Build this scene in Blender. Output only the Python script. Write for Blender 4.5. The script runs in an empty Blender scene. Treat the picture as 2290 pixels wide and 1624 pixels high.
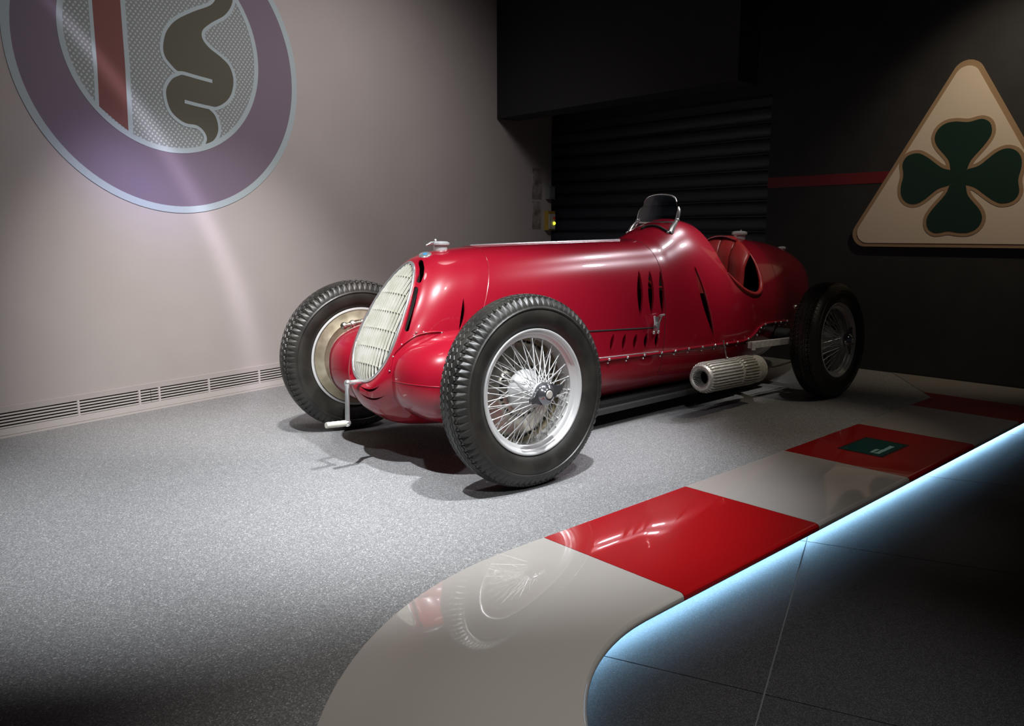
import bpy, bmesh, math, random
import numpy as np
from mathutils import Vector, Matrix
from mathutils.bvhtree import BVHTree
random.seed(7)
S = bpy.context.scene
COL = S.collection
PI = math.pi

# ------------------------------------------------------------------ camera
CAM = dict(f=1762.98, pitch=0.1635, yaw=0.8302, x=-2.2635, y=-3.0764, h=1.0735)
IW, IH = 2290.0, 1624.0
CX, CY = 1145.0, 812.0
cF = Vector((math.cos(CAM['yaw'])*math.cos(CAM['pitch']), math.sin(CAM['yaw'])*math.cos(CAM['pitch']), -math.sin(CAM['pitch'])))
cR = Vector((math.sin(CAM['yaw']), -math.cos(CAM['yaw']), 0))
cU = cR.cross(cF)
cC = Vector((CAM['x'], CAM['y'], CAM['h']))
cam = bpy.data.cameras.new('camera')
cam.sensor_width = 36.0
cam.lens = CAM['f']/IW*36.0
cam.clip_start = 0.05
camo = bpy.data.objects.new('camera', cam)
COL.objects.link(camo)
m3 = Matrix((cR, cU, -cF)).transposed()
camo.matrix_world = Matrix.Translation(cC) @ m3.to_4x4()
S.camera = camo

# ------------------------------------------------------------------ world, lamps, exposure
w = bpy.data.worlds.new('world'); S.world = w
w.use_nodes = True
w.node_tree.nodes['Background'].inputs[0].default_value = (0.75, 0.82, 1.0, 1)
w.node_tree.nodes['Background'].inputs[1].default_value = 0.012
S.view_settings.view_transform = 'Standard'
S.view_settings.look = 'None'
S.view_settings.gamma = 1.0
S.view_settings.exposure = 0.2
S.view_settings.use_curve_mapping = False

def spot(name, loc, target, energy, size_deg, blend=0.5, color=(1, 1, 1), radius=0.03):
    l = bpy.data.lights.new(name, 'SPOT')
    l.energy = energy; l.spot_size = math.radians(size_deg); l.spot_blend = blend
    l.color = color; l.shadow_soft_size = radius
    o = bpy.data.objects.new(name, l); COL.objects.link(o)
    o.location = loc
    o.rotation_euler = (Vector(target)-Vector(loc)).to_track_quat('-Z', 'Y').to_euler()
    return o
COOL = (0.93, 0.96, 1.0); WARM = (1.0, 0.86, 0.66); NEUT = (1.0, 0.97, 0.92)
spot('nose_spot', (-0.3, -1.7, 3.25), (-0.05, -0.6, 0.1), 560, 50, 0.85, COOL, 0.05)
spot('key_spot', (-1.9, -3.4, 3.1), (0.3, -0.3, 0.5), 170, 34, 0.7, COOL, 0.04)
spot('floor_spot', (-1.5, -0.9, 3.25), (-0.95, 0.05, 0.0), 700, 54, 1.0, COOL, 0.03)
spot('rear_spot', (3.75, -1.65, 3.2), (1.1, -0.3, 0.7), 170, 30, 0.7, (0.97, 0.92, 1.0), 0.11)
spot('rear_spot', (3.4, -0.55, 3.2), (1.2, -0.2, 0.8), 120, 30, 0.7, (0.97, 0.92, 1.0), 0.10)
spot('scuttle_spot', (2.9, -0.95, 3.2), (1.7, -0.2, 0.9), 80, 28, 0.7, COOL, 0.08)
spot('kerb_fill', (-1.0, -3.2, 3.2), (-0.8, -2.1, 0.0), 215, 44, 1.0, NEUT, 0.05)  # unseen lamp added to brighten the curved white kerb
spot('kerb_fill', (1.3, -3.3, 3.2), (0.95, -1.5, 0.0), 55, 28, 1.0, NEUT, 0.05)  # added likewise, to even out the white panel
spot('kerb_fill', (2.6, -3.2, 3.2), (2.4, -1.5, 0.0), 16, 36, 1.0, NEUT, 0.05)  # added likewise, to lift the kerb panels further back
spot('cockpit_spot', (1.5, -1.4, 3.25), (2.2, -0.2, 0.9), 140, 26, 0.8, NEUT, 0.05)
spot('bonnet_spot', (0.45, -2.1, 3.25), (0.5, -0.35, 0.6), 150, 38, 0.9, COOL, 0.05)
spot('tail_spot', (2.6, -0.9, 3.2), (2.95, -0.15, 0.95), 45, 30, 1.0, NEUT, 0.05)
spot('tail_spot', (2.1, -2.4, 3.25), (1.75, -0.9, 0.1), 70, 34, 0.9, WARM, 0.05)
spot('wall_spot', (-0.9, -0.7, 3.2), (-0.15, 2.03, 0.0), 560, 46, 1.0, (1.0, 0.95, 0.93), 0.06)
spot('wall_spot', (-0.7, 0.0, 3.4), (-0.1, 2.0, 0.9), 60, 100, 1.0, (1.0, 0.93, 0.93), 0.2)  # added wide wash, stands in for ambient light on the wall
spot('wall_spot', (0.9, 0.2, 3.4), (1.1, 2.3, 0.9), 160, 110, 1.0, (1.0, 0.92, 0.90), 0.4)  # second added wash, large and soft, for the wall's ambient light
spot('sign_spot', (3.0, -1.8, 3.3), (4.0, -1.1, 1.6), 78, 60, 0.9, (1.0, 0.84, 0.62), 0.05)

# video projector of the emblem, here throwing only its soft violet glow and a pale curved streak on the wall
pj_loc = Vector((-1.5, -1.3, 3.3)); pj_tgt = Vector((-.15, 2.03, 1.0))
pj = spot('projector', pj_loc, pj_tgt, 800, 50, 0.6, (1, 1, 1), 0.01)
pj_q = (pj_tgt-pj_loc).to_track_quat('-Z', 'Y').to_matrix()
def pj_uv(P):
    d = pj_q.inverted() @ (Vector(P)-pj_loc); return d.x/-d.z, d.y/-d.z
def pj_px(px, py):
    d = cF + cR*((px-CX)/CAM['f']) - cU*((py-CY)/CAM['f'])
    n_ = Vector((-math.sin(math.radians(11.7)), math.cos(math.radians(11.7)), 0))
    return pj_uv(cC + d*((Vector((-.4, 1.985, 0))-cC).dot(n_)/d.dot(n_)))
pj.data.use_nodes = True
PN, PL = pj.data.node_tree.nodes, pj.data.node_tree.links
def pmath(op, a, b=None):
    n_ = PN.new('ShaderNodeMath'); n_.operation = op
    for i_, v_ in enumerate((a, b)):
        if v_ is None: continue
        if hasattr(v_, 'links'): PL.new(v_, n_.inputs[i_])
        else: n_.inputs[i_].default_value = v_
    return n_.outputs[0]
ptc = PN.new('ShaderNodeTexCoord'); psx = PN.new('ShaderNodeSeparateXYZ'); PL.new(ptc.outputs['Normal'], psx.inputs[0])
pw = pmath('ABSOLUTE', psx.outputs['Z'])
pu, pv_ = pmath('DIVIDE', psx.outputs['X'], pw), pmath('DIVIDE', psx.outputs['Y'], pw)
def pgauss(x, s_): return pmath('POWER', 2.718, pmath('MULTIPLY', pmath('POWER', pmath('DIVIDE', x, s_), 2.0), -1.0))
sp_uv = [pj_px(*q) for q in ((405, 370), (450, 440), (500, 540), (545, 650), (575, 750), (592, 830))]
ka, kb, kc = (float(k) for k in np.polyfit([q[1] for q in sp_uv], [q[0] for q in sp_uv], 2))
pcurve = pmath('ADD', pmath('MULTIPLY', pmath('ADD', pmath('MULTIPLY', pv_, ka), kb), pv_), kc)
pd = pmath('SUBTRACT', pu, pcurve)
u0, v0 = pj_px(470, 560)
streak = pmath('MULTIPLY', pgauss(pmath('ADD', pd, .012), .020), pgauss(pmath('SUBTRACT', pv_, v0), .22))
u1, v1 = pj_px(330, 430)
violet = pmath('MULTIPLY', pgauss(pmath('SUBTRACT', pu, u1), .085), pgauss(pmath('SUBTRACT', pv_, v1), .06))
pem = PN['Emission']
pc = PN.new('ShaderNodeCombineColor')
for i_, (a_, b__) in enumerate(((.55, .20), (.50, .18), (.60, .50))):
    PL.new(pmath('ADD', pmath('MULTIPLY', streak, a_), pmath('MULTIPLY', violet, b__)), pc.inputs[i_])
PL.new(pc.outputs[0], pem.inputs['Color'])

# ------------------------------------------------------------------ pixel helpers
def ray(px, py):
    return (cF + cR*((px-CX)/CAM['f']) - cU*((py-CY)/CAM['f'])).normalized()
def on_plane(px, py, P, n):
    d = ray(px, py); return cC + d*((Vector(P)-cC).dot(n)/d.dot(n))

# ------------------------------------------------------------------ object helpers
def tag(o, label=None, cat=None, group=None, kind=None):
    if label: o['label'] = label
    if cat: o['category'] = cat
    if group: o['group'] = group
    if kind: o['kind'] = kind
    return o
def link(name, me, mat=None, parent=None):
    o = bpy.data.objects.new(name, me); COL.objects.link(o)
    if mat is not None and me is not None and len(me.materials) == 0: me.materials.append(mat)
    if parent is not None: o.parent = parent
    return o
def empty(name, loc=(0, 0, 0)):
    o = bpy.data.objects.new(name, None); COL.objects.link(o); o.location = loc
    o.empty_display_size = 0.1
    return o
def mesh(name, v, f, smooth=False):
    me = bpy.data.meshes.new(name); me.from_pydata([tuple(a) for a in v], [], f); me.update()
    if smooth: me.polygons.foreach_set('use_smooth', [True]*len(me.polygons))
    return me
def sharp(me, ang=35):
    me.polygons.foreach_set('use_smooth', [True]*len(me.polygons))
    me.set_sharp_from_angle(angle=math.radians(ang))
    return me
class MB:
    """collects simple shapes into one mesh"""
    def __init__(s): s.v = []; s.f = []
    def add(s, v, f):
        n = len(s.v); s.v += [tuple(a) for a in v]; s.f += [tuple(i+n for i in q) for q in f]; return s
    def box(s, lo, hi, M=None):
        x0, y0, z0 = lo; x1, y1, z1 = hi
        v = [Vector(a) for a in ((x0,y0,z0),(x1,y0,z0),(x1,y1,z0),(x0,y1,z0),(x0,y0,z1),(x1,y0,z1),(x1,y1,z1),(x0,y1,z1))]
        if M is not None: v = [M @ a for a in v]
        return s.add(v, [(0,3,2,1),(4,5,6,7),(0,1,5,4),(1,2,6,5),(2,3,7,6),(3,0,4,7)])
    def tube(s, pts, r, n=8, closed=False, cap=True):
        pts = [Vector(a) for a in pts]; N = len(pts)
        rr = r if hasattr(r, '__len__') else [r]*N
        T = []
        for i in range(N):
            a = pts[(i-1) % N] if (closed or i > 0) else pts[0]
            b = pts[(i+1) % N] if (closed or i < N-1) else pts[-1]
            t = (b-a); T.append(t.normalized() if t.length > 1e-9 else Vector((0, 0, 1)))
        up = Vector((0, 0, 1)) if abs(T[0].z) < .9 else Vector((1, 0, 0))
        u = (up - T[0]*up.dot(T[0])).normalized()
        v = []
        for i in range(N):
            u = (u - T[i]*u.dot(T[i])).normalized(); q = T[i].cross(u)
            for k in range(n):
                a = 2*PI*k/n; v.append(pts[i] + (u*math.cos(a)+q*math.sin(a))*rr[i])
        f = []
        for i in range(N if closed else N-1):
            j = (i+1) % N
            for k in range(n): f.append((i*n+k, i*n+(k+1) % n, j*n+(k+1) % n, j*n+k))
        if cap and not closed:
            f.append(tuple(reversed(range(n)))); f.append(tuple((N-1)*n+k for k in range(n)))
        return s.add(v, f)
    def lathe(s, prof, n=48, M=None, closed=False, ang=2*PI):
        """prof (r, a): revolve about local Y, a is the Y coordinate"""
        v = []; L = len(prof)
        for k in range(n):
            t = ang*k/n
            for r, a in prof: v.append(Vector((r*math.cos(t), a, r*math.sin(t))))
        if M is not None: v = [M @ a for a in v]
        f = []
        for k in range(n):
            j = (k+1) % n
            for i in range(L if closed else L-1):
                i2 = (i+1) % L
                f.append((k*L+i, k*L+i2, j*L+i2, j*L+i))
        return s.add(v, f)
    def sphere(s, c, r, n=10, m=6, sc=(1, 1, 1)):
        c = Vector(c); v = [c+Vector((0, 0, r*sc[2]))]
        for i in range(1, m):
            a = PI*i/m
            for k in range(n):
                b = 2*PI*k/n
                v.append(c+Vector((r*sc[0]*math.sin(a)*math.cos(b), r*sc[1]*math.sin(a)*math.sin(b), r*sc[2]*math.cos(a))))
        v.append(c-Vector((0, 0, r*sc[2])))
        f = [(0, 1+k, 1+(k+1) % n) for k in range(n)]
        for i in range(m-2):
            for k in range(n): f.append((1+i*n+k, 1+(i+1)*n+k, 1+(i+1)*n+(k+1) % n, 1+i*n+(k+1) % n))
        e = len(v)-1
        f += [(e, 1+(m-2)*n+(k+1) % n, 1+(m-2)*n+k) for k in range(n)]
        return s.add(v, f)
    def prism(s, poly, off):
        """poly: list of Vector, off: Vector extrusion"""
        n = len(poly); v = list(poly)+[a+off for a in poly]
        f = [tuple(range(n)), tuple(range(2*n-1, n-1, -1))]
        f += [(i, i+n, (i+1) % n+n, (i+1) % n) for i in range(n)]
        return s.add(v, f)
    def build(s, name, mat=None, parent=None, smooth=None, fix=True):
        me = mesh(name, s.v, s.f)
        if fix:
            bm = bmesh.new(); bm.from_mesh(me)
            bmesh.ops.recalc_face_normals(bm, faces=bm.faces); bm.to_mesh(me); bm.free()
        if smooth is not None: sharp(me, smooth)
        return link(name, me, mat, parent)

# ------------------------------------------------------------------ materials
def mat(name, color=(.5, .5, .5), rough=.5, metal=0., coat=0., coat_rough=.03, spec=None, emit=None, estr=1., trans=0., ior=None, alpha=None):
    m = bpy.data.materials.new(name); m.use_nodes = True
    b = m.node_tree.nodes['Principled BSDF']
    b.inputs['Base Color'].default_value = (*color, 1)
    b.inputs['Roughness'].default_value = rough
    b.inputs['Metallic'].default_value = metal
    b.inputs['Coat Weight'].default_value = coat
    b.inputs['Coat Roughness'].default_value = coat_rough
    if spec is not None: b.inputs['Specular IOR Level'].default_value = spec
    if emit: b.inputs['Emission Color'].default_value = (*emit, 1); b.inputs['Emission Strength'].default_value = estr
    if trans: b.inputs['Transmission Weight'].default_value = trans
    if ior: b.inputs['IOR'].default_value = ior
    return m
def nodes(m): return m.node_tree.nodes, m.node_tree.links, m.node_tree.nodes['Principled BSDF']
def speckle(m, c0, c1, scale, detail=2., lo=.35, hi=.65, bump=0., dist=.002, rough_var=None):
    N, L, b = nodes(m)
    tc = N.new('ShaderNodeTexCoord'); no = N.new('ShaderNodeTexNoise'); no.inputs['Scale'].default_value = scale; no.inputs['Detail'].default_value = detail
    cr = N.new('ShaderNodeValToRGB'); cr.color_ramp.elements[0].position = lo; cr.color_ramp.elements[1].position = hi
    cr.color_ramp.elements[0].color = (*c0, 1); cr.color_ramp.elements[1].color = (*c1, 1)
    L.new(tc.outputs['Object'], no.inputs['Vector']); L.new(no.outputs['Fac'], cr.inputs['Fac']); L.new(cr.outputs['Color'], b.inputs['Base Color'])
    if bump:
        bp = N.new('ShaderNodeBump'); bp.inputs['Strength'].default_value = bump; bp.inputs['Distance'].default_value = dist
        L.new(no.outputs['Fac'], bp.inputs['Height']); L.new(bp.outputs['Normal'], b.inputs['Normal'])
    if rough_var:
        mr = N.new('ShaderNodeMapRange'); mr.inputs['To Min'].default_value = rough_var[0]; mr.inputs['To Max'].default_value = rough_var[1]
        L.new(no.outputs['Fac'], mr.inputs['Value']); L.new(mr.outputs['Result'], b.inputs['Roughness'])
    return m
def fine_scratch(m, strength=.02, scale=35):
    """soft waviness of hand beaten, polished paint"""
    N, L, b = nodes(m)
    tc = N.new('ShaderNodeTexCoord'); no = N.new('ShaderNodeTexNoise'); no.inputs['Scale'].default_value = scale; no.inputs['Detail'].default_value = 3
    bp = N.new('ShaderNodeBump'); bp.inputs['Strength'].default_value = strength; bp.inputs['Distance'].default_value = .004
    L.new(tc.outputs['Object'], no.inputs['Vector']); L.new(no.outputs['Fac'], bp.inputs['Height'])
    L.new(bp.outputs['Normal'], b.inputs['Normal']); L.new(bp.outputs['Normal'], b.inputs['Coat Normal'])
    return m
M = {}
M['paint'] = mat('red_car_paint', (.26, .005, .016), .28, 0, 1., .025, spec=.22)
M['paint_dark_inside'] = mat('black_inside', (.008, .008, .008), .9)
M['black'] = mat('black', (.006, .006, .006), .6)
M['cream'] = speckle(mat('cream_enamel', (.5, .48, .4), .4), (.44, .425, .345), (.53, .515, .455), 14, 3)
M['chrome'] = mat('chrome', (.80, .80, .79), .17, .85)
M['nut'] = mat('polished_nut', (.32, .32, .34), .14, .85)
M['steel'] = speckle(mat('dull_steel', (.5, .48, .42), .34, 1.), (.42, .39, .33), (.6, .57, .5), 30, 4, rough_var=(.25, .45))
M['silver'] = mat('silver_wheel_paint', (.62, .62, .61), .32, .35, .3, .1)
M['alu'] = speckle(mat('cast_aluminium', (.6, .58, .52), .45, .35), (.5, .48, .42), (.68, .66, .6), 60, 3)
M['brass'] = speckle(mat('brake_plate', (.52, .46, .32), .38, .8), (.44, .38, .26), (.6, .54, .4), 18, 4, rough_var=(.28, .5))
M['rubber'] = speckle(mat('tyre_rubber', (.03, .028, .024), .5), (.013, .0125, .011), (.028, .026, .021), 10, 4, rough_var=(.34, .5))
M['leather'] = mat('red_leather', (.30, .018, .018), .42)
M['glass'] = mat('glass', (.62, .72, .80), .01, trans=1., ior=1.45)
def grains(name, scale, stops, rough=.75, bump=.12):
    """loose stone grains: one random tone for each cell"""
    m = mat(name, rough=rough); N, L, b = nodes(m)
    tc = N.new('ShaderNodeTexCoord'); vo = N.new('ShaderNodeTexVoronoi'); vo.inputs['Scale'].default_value = scale
    sx = N.new('ShaderNodeSeparateColor'); r = N.new('ShaderNodeValToRGB'); r.color_ramp.interpolation = 'LINEAR'
    e = r.color_ramp.elements
    e[0].position, e[0].color = stops[0][0], (*stops[0][1], 1); e[1].position, e[1].color = stops[-1][0], (*stops[-1][1], 1)
    for p, col in stops[1:-1]:
        q = e.new(p); q.color = (*col, 1)
    L.new(tc.outputs['Object'], vo.inputs['Vector']); L.new(vo.outputs['Color'], sx.inputs[0]); L.new(sx.outputs[0], r.inputs['Fac']); L.new(r.outputs['Color'], b.inputs['Base Color'])
    bp = N.new('ShaderNodeBump'); bp.inputs['Strength'].default_value = bump; bp.inputs['Distance'].default_value = .001
    L.new(sx.outputs[1], bp.inputs['Height']); L.new(bp.outputs['Normal'], b.inputs['Normal'])
    return m
M['deck'] = grains('speckled_deck', 340, [(0., (.125, .125, .126)), (.55, (.205, .205, .207)), (.92, (.30, .30, .30)), (1., (.55, .55, .545))], .75, .08)
M['floor'] = grains('dark_stone', 420, [(0., (.020, .020, .022)), (.6, (.032, .032, .036)), (1., (.075, .075, .08))], .5, .05)
M['tile_red'] = mat('gloss_red_panel', (.36, .004, .006), .3, 0, 1., .025)
M['tile_white'] = mat('gloss_white_panel', (.43, .40, .37), .35, 0, 1., .02)
M['tile_white'].node_tree.nodes['Principled BSDF'].inputs['Coat IOR'].default_value = 1.75
M['wall'] = speckle(mat('plaster', rough=.8), (.385, .352, .338), (.405, .372, .358), 2, 3)
M['darkwall'] = speckle(mat('dark_wall', rough=.75), (.020, .020, .022), (.026, .026, .028), 6, 3)
M['shutter'] = mat('shutter_paint', (.045, .052, .068), .5)
M['stripe'] = mat('red_stripe', (.16, .004, .01), .6)
M['base_white'] = mat('white_skirting', (.50, .47, .45), .5)
M['led'] = mat('led_strip', (.9, .9, .9), .5, emit=(.36, .68, 1.0), estr=58)

# ------------------------------------------------------------------ room
WD = Vector((math.cos(math.radians(11.7)), math.sin(math.radians(11.7)), 0))   # left wall direction
WN = Vector((-WD.y, WD.x, 0))
W0 = Vector((-.4, 1.985, 0))
def wall_pt(s, z, out=0.): return W0 + WD*s + Vector((0, 0, z)) - WN*out
FZ = -.12
# lower floor with stone tiles
fl = MB().box((-7, -7, FZ-.1), (7, 4.6, FZ-.003)).build('floor', mat('grey_grout', (.10, .11, .11), .8)); tag(fl, kind='structure')
td = Vector((.9265, .3763, 0)); tn = Vector((-.3763, .9265, 0)); T0 = Vector((.5703, -1.689, 0)); TL = 1.15
tm = MB().box((.0022, .0022, -.02), (TL-.0022, TL-.0022, 0)).build('tile', M['floor']).data
first = True
rot = Matrix.Rotation(math.atan2(td.y, td.x), 4, 'Z')
for i in range(-4, 4):
    for j in range(-4, 3):
        c = T0+td*(i*TL)+tn*(j*TL)
        if c.x < -4.5 or c.x > 4.2 or c.y < -4.6 or c.y > .3: continue
        if first: o = COL.objects['tile']; first = False
        else: o = link('tile', tm)
        o.matrix_world = Matrix.Translation((c.x, c.y, FZ)) @ rot
        o.parent = fl
ce = MB().box((-7, -7, 3.6), (7, 4.6, 3.7)).build('ceiling', M['darkwall']); tag(ce, kind='structure')
a, b_ = wall_pt(-4.5, 0), wall_pt(4.18, 0)
wl = MB().prism([Vector((p.x, p.y, FZ)) for p in (a, b_, b_+WN*.12, a+WN*.12)], Vector((0, 0, 3.6-FZ))).build('wall_left', M['wall']); tag(wl, kind='structure')
wb = MB().box((4., -7, FZ), (4.25, .535, 3.6)).box((4., .535, 2.23), (4.25, 4.6, 3.6)).build('wall_back', M['darkwall']); tag(wb, kind='structure')
MB().box((3.997, -.9, 1.452), (4.001, .535, 1.538)).build('stripe', M['stripe'], wb)['label'] = 'thin red stripe painted on dark wall'
bmx = MB().box((2.77, .1, 2.125), (3.03, wall_pt(3.2, 0).y, 3.6)).build('trim_1', mat('black_bulkhead', (.007, .007, .008), .8)); tag(bmx, kind='structure')
dr = MB().box((4.16, .4, FZ), (4.2, 4.4, 2.4)).build('door_1', M['shutter']); tag(dr, kind='structure')
prof = [(0, .004), (.03, .014), (.045, .036), (.045, .098), (.03, .120), (0, .130)]
sm = MB(); vv = []; 
poly = [Vector((4.16-x, .45, z)) for x, z in prof]
sl = MB().prism(poly, Vector((0, 3.9, 0))).build('slat', M['shutter'], dr, 40)
for k in range(17):
    o = sl if k == 0 else link('slat', sl.data, parent=dr)
    o.location.z = FZ+.134*k

# skirting and ventilation grilles along the left wall
bb = MB()
def wbox(mb, s0, s1, z0, z1, o0, o1):
    q = [wall_pt(s0, z0, o0), wall_pt(s1, z0, o0), wall_pt(s1, z0, o1), wall_pt(s0, z0, o1)]
    return mb.prism(q, Vector((0, 0, z1-z0)))
wbox(bb, -4.4, 4.1, 0, .011, -.002, .022); wbox(bb, -4.4, 4.1, .013, .048, -.002, .018)
tag(bb.build('baseboard_left', M['base_white']), kind='structure')
def vent(s0, s1, divs, label):
    t = empty('ventilation_grille', wall_pt((s0+s1)/2, .05)); inv = Matrix.Translation(-t.location)
    tag(t, label, 'grille', 'ventilation grilles in the skirting')
    def part(name, mb, m):
        o = mb.build(name, m, t); o.data.transform(inv); return o
    part('dark_backing', wbox(MB(), s0, s1, .046, .136, -.001, .002), M['black'])  # black sheet stands in for the dark recess behind the slats
    part('frame', wbox(MB(), s0, s1, .134, .166, -.001, .014), M['wall'])
    for k in range(5):
        z = .051+k*.0168
        part('slat', wbox(MB(), s0+.002, s1-.002, z, z+.0075, .002, .015), M['base_white'])
    for d in divs: part('divider', wbox(MB(), d-.006, d+.006, .047, .135, .002, .0165), M['base_white'])
J = -.314
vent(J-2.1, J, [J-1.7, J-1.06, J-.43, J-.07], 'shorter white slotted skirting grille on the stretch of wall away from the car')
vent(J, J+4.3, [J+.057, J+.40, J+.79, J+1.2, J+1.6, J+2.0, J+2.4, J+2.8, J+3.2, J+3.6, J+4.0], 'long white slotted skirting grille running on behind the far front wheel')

# projected emblem: the thrown light put into colours of thin flat pieces
def ell(c, r, n=128, a0=0., a1=2*PI): return [(c[0]+r[0]*math.cos(a0+(a1-a0)*i/n), c[1]+r[1]*math.sin(a0+(a1-a0)*i/n)) for i in range(n)]
em = empty('projected_emblem', wall_pt(-.02, 1.2, .003)); tag(em, 'large round emblem with cross and serpent projected on the pale wall', 'projection')
eminv = Matrix.Translation(-em.location)
def wpoly(name, pts, m, out, th=.0012):
    o = MB().prism([wall_pt(s, z, out) for s, z in pts], -WN*th).build(name, m, em); o.data.transform(eminv); return o
def wring(name, po, pi_, m, out, th=.0012):
    n = len(po); v = [wall_pt(*p, out+th) for p in po]+[wall_pt(*p, out+th) for p in pi_]+[wall_pt(*p, out) for p in po]+[wall_pt(*p, out) for p in pi_]
    f = []
    for i in range(n):
        j = (i+1) % n
        f += [(i, j, n+j, n+i), (2*n+i, 2*n+j, j, i), (n+i, n+j, 3*n+j, 3*n+i)]
    o = MB().add(v, f).build(name, m, em); o.data.transform(eminv); return o
def wline(name, pts, wd, m, out, th=.0012):
    """flat line of constant width on the wall"""
    L_ = []; R_ = []
    for i, p in enumerate(pts):
        a = Vector(pts[max(0, i-1)]); b = Vector(pts[min(len(pts)-1, i+1)]); t = (b-a).normalized(); nn = Vector((-t.y, t.x))*wd/2
        L_.append(Vector(p)+nn); R_.append(Vector(p)-nn)
    v = [wall_pt(q.x, q.y, out+th) for q in L_+R_]+[wall_pt(q.x, q.y, out) for q in L_+R_]; n = len(pts); f = []
    for i in range(n-1): f += [(i, i+1, n+i+1, n+i), (2*n+i, 2*n+i+1, i+1, i), (n+i, n+i+1, 3*n+i+1, 3*n+i)]
    o = MB().add(v, f).build(name, m, em); o.data.transform(eminv); return o
def wpx(x, y):   # zoom picture coords -> wall s,z
    p = on_plane(140+x/4.089, 140+y/4.089, W0, WN); return ((p-W0).dot(WD), p.z)
def cr(pts, k=6):
    P = [Vector(p) for p in pts]; P = [P[0]*2-P[1]]+P+[P[-1]*2-P[-2]]; out = []
    for i in range(1, len(P)-2):
        for t in range(k):
            t /= k; a, b, c, d = P[i-1:i+3]
            out.append(.5*((2*b)+(c-a)*t+(2*a-5*b+4*c-d)*t*t+(3*b-a-3*c+d)*t**3))
    out.append(P[-2]); return [tuple(q) for q in out]
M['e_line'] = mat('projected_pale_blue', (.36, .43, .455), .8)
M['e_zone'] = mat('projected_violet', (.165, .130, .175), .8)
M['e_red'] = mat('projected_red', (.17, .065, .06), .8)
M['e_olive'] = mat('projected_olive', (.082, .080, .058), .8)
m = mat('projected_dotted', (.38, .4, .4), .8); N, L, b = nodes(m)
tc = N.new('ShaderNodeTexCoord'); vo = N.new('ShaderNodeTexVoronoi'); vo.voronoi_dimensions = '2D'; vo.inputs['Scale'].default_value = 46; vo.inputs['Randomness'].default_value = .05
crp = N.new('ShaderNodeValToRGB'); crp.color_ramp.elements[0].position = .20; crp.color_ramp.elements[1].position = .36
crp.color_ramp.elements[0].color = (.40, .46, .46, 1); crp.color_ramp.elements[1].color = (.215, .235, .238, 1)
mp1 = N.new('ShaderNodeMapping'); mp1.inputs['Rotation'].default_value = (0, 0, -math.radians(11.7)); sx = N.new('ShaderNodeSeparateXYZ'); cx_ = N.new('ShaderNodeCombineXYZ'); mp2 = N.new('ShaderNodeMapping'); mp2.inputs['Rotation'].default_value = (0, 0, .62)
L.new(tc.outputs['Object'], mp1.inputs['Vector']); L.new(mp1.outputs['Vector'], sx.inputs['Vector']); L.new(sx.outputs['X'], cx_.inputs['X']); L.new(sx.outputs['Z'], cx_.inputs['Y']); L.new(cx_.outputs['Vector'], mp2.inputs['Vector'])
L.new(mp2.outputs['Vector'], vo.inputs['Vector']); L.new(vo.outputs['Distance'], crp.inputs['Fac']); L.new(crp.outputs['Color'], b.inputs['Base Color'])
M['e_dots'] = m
EO, EI = (-.017, 2.098), (-.035, 2.177)
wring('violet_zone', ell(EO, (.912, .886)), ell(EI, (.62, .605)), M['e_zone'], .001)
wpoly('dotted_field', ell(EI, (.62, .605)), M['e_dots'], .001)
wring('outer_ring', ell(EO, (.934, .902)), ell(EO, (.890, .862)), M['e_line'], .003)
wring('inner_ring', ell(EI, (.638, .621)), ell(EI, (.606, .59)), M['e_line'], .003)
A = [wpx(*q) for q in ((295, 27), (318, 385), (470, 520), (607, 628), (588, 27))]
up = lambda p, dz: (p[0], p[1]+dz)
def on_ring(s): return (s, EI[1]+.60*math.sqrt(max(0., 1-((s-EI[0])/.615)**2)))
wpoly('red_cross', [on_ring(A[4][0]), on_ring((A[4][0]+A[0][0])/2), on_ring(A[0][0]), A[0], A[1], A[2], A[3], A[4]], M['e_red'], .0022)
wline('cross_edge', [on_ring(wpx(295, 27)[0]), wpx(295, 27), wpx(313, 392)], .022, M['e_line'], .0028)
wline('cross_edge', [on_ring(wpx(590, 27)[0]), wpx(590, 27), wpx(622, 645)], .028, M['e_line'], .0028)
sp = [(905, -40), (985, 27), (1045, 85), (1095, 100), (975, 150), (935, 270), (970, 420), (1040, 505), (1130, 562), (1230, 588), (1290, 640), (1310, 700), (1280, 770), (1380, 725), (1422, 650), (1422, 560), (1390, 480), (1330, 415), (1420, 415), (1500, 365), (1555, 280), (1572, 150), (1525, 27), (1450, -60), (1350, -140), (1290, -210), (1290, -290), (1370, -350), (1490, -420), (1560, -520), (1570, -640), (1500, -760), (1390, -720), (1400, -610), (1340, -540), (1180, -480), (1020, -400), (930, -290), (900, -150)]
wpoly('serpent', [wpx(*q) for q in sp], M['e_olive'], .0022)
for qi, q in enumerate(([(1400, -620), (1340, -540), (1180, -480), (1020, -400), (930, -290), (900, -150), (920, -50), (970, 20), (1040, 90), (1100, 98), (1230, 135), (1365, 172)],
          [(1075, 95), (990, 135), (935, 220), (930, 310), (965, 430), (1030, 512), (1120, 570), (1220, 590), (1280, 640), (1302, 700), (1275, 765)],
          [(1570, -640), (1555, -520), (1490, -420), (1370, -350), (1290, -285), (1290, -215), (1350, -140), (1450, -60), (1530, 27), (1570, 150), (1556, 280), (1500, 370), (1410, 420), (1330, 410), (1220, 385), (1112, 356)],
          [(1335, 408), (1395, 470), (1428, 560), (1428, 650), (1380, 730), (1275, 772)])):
    wline('serpent_outline', cr([wpx(*a) for a in q]), .021, M['e_line'], .0032+.0003*qi)

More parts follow.
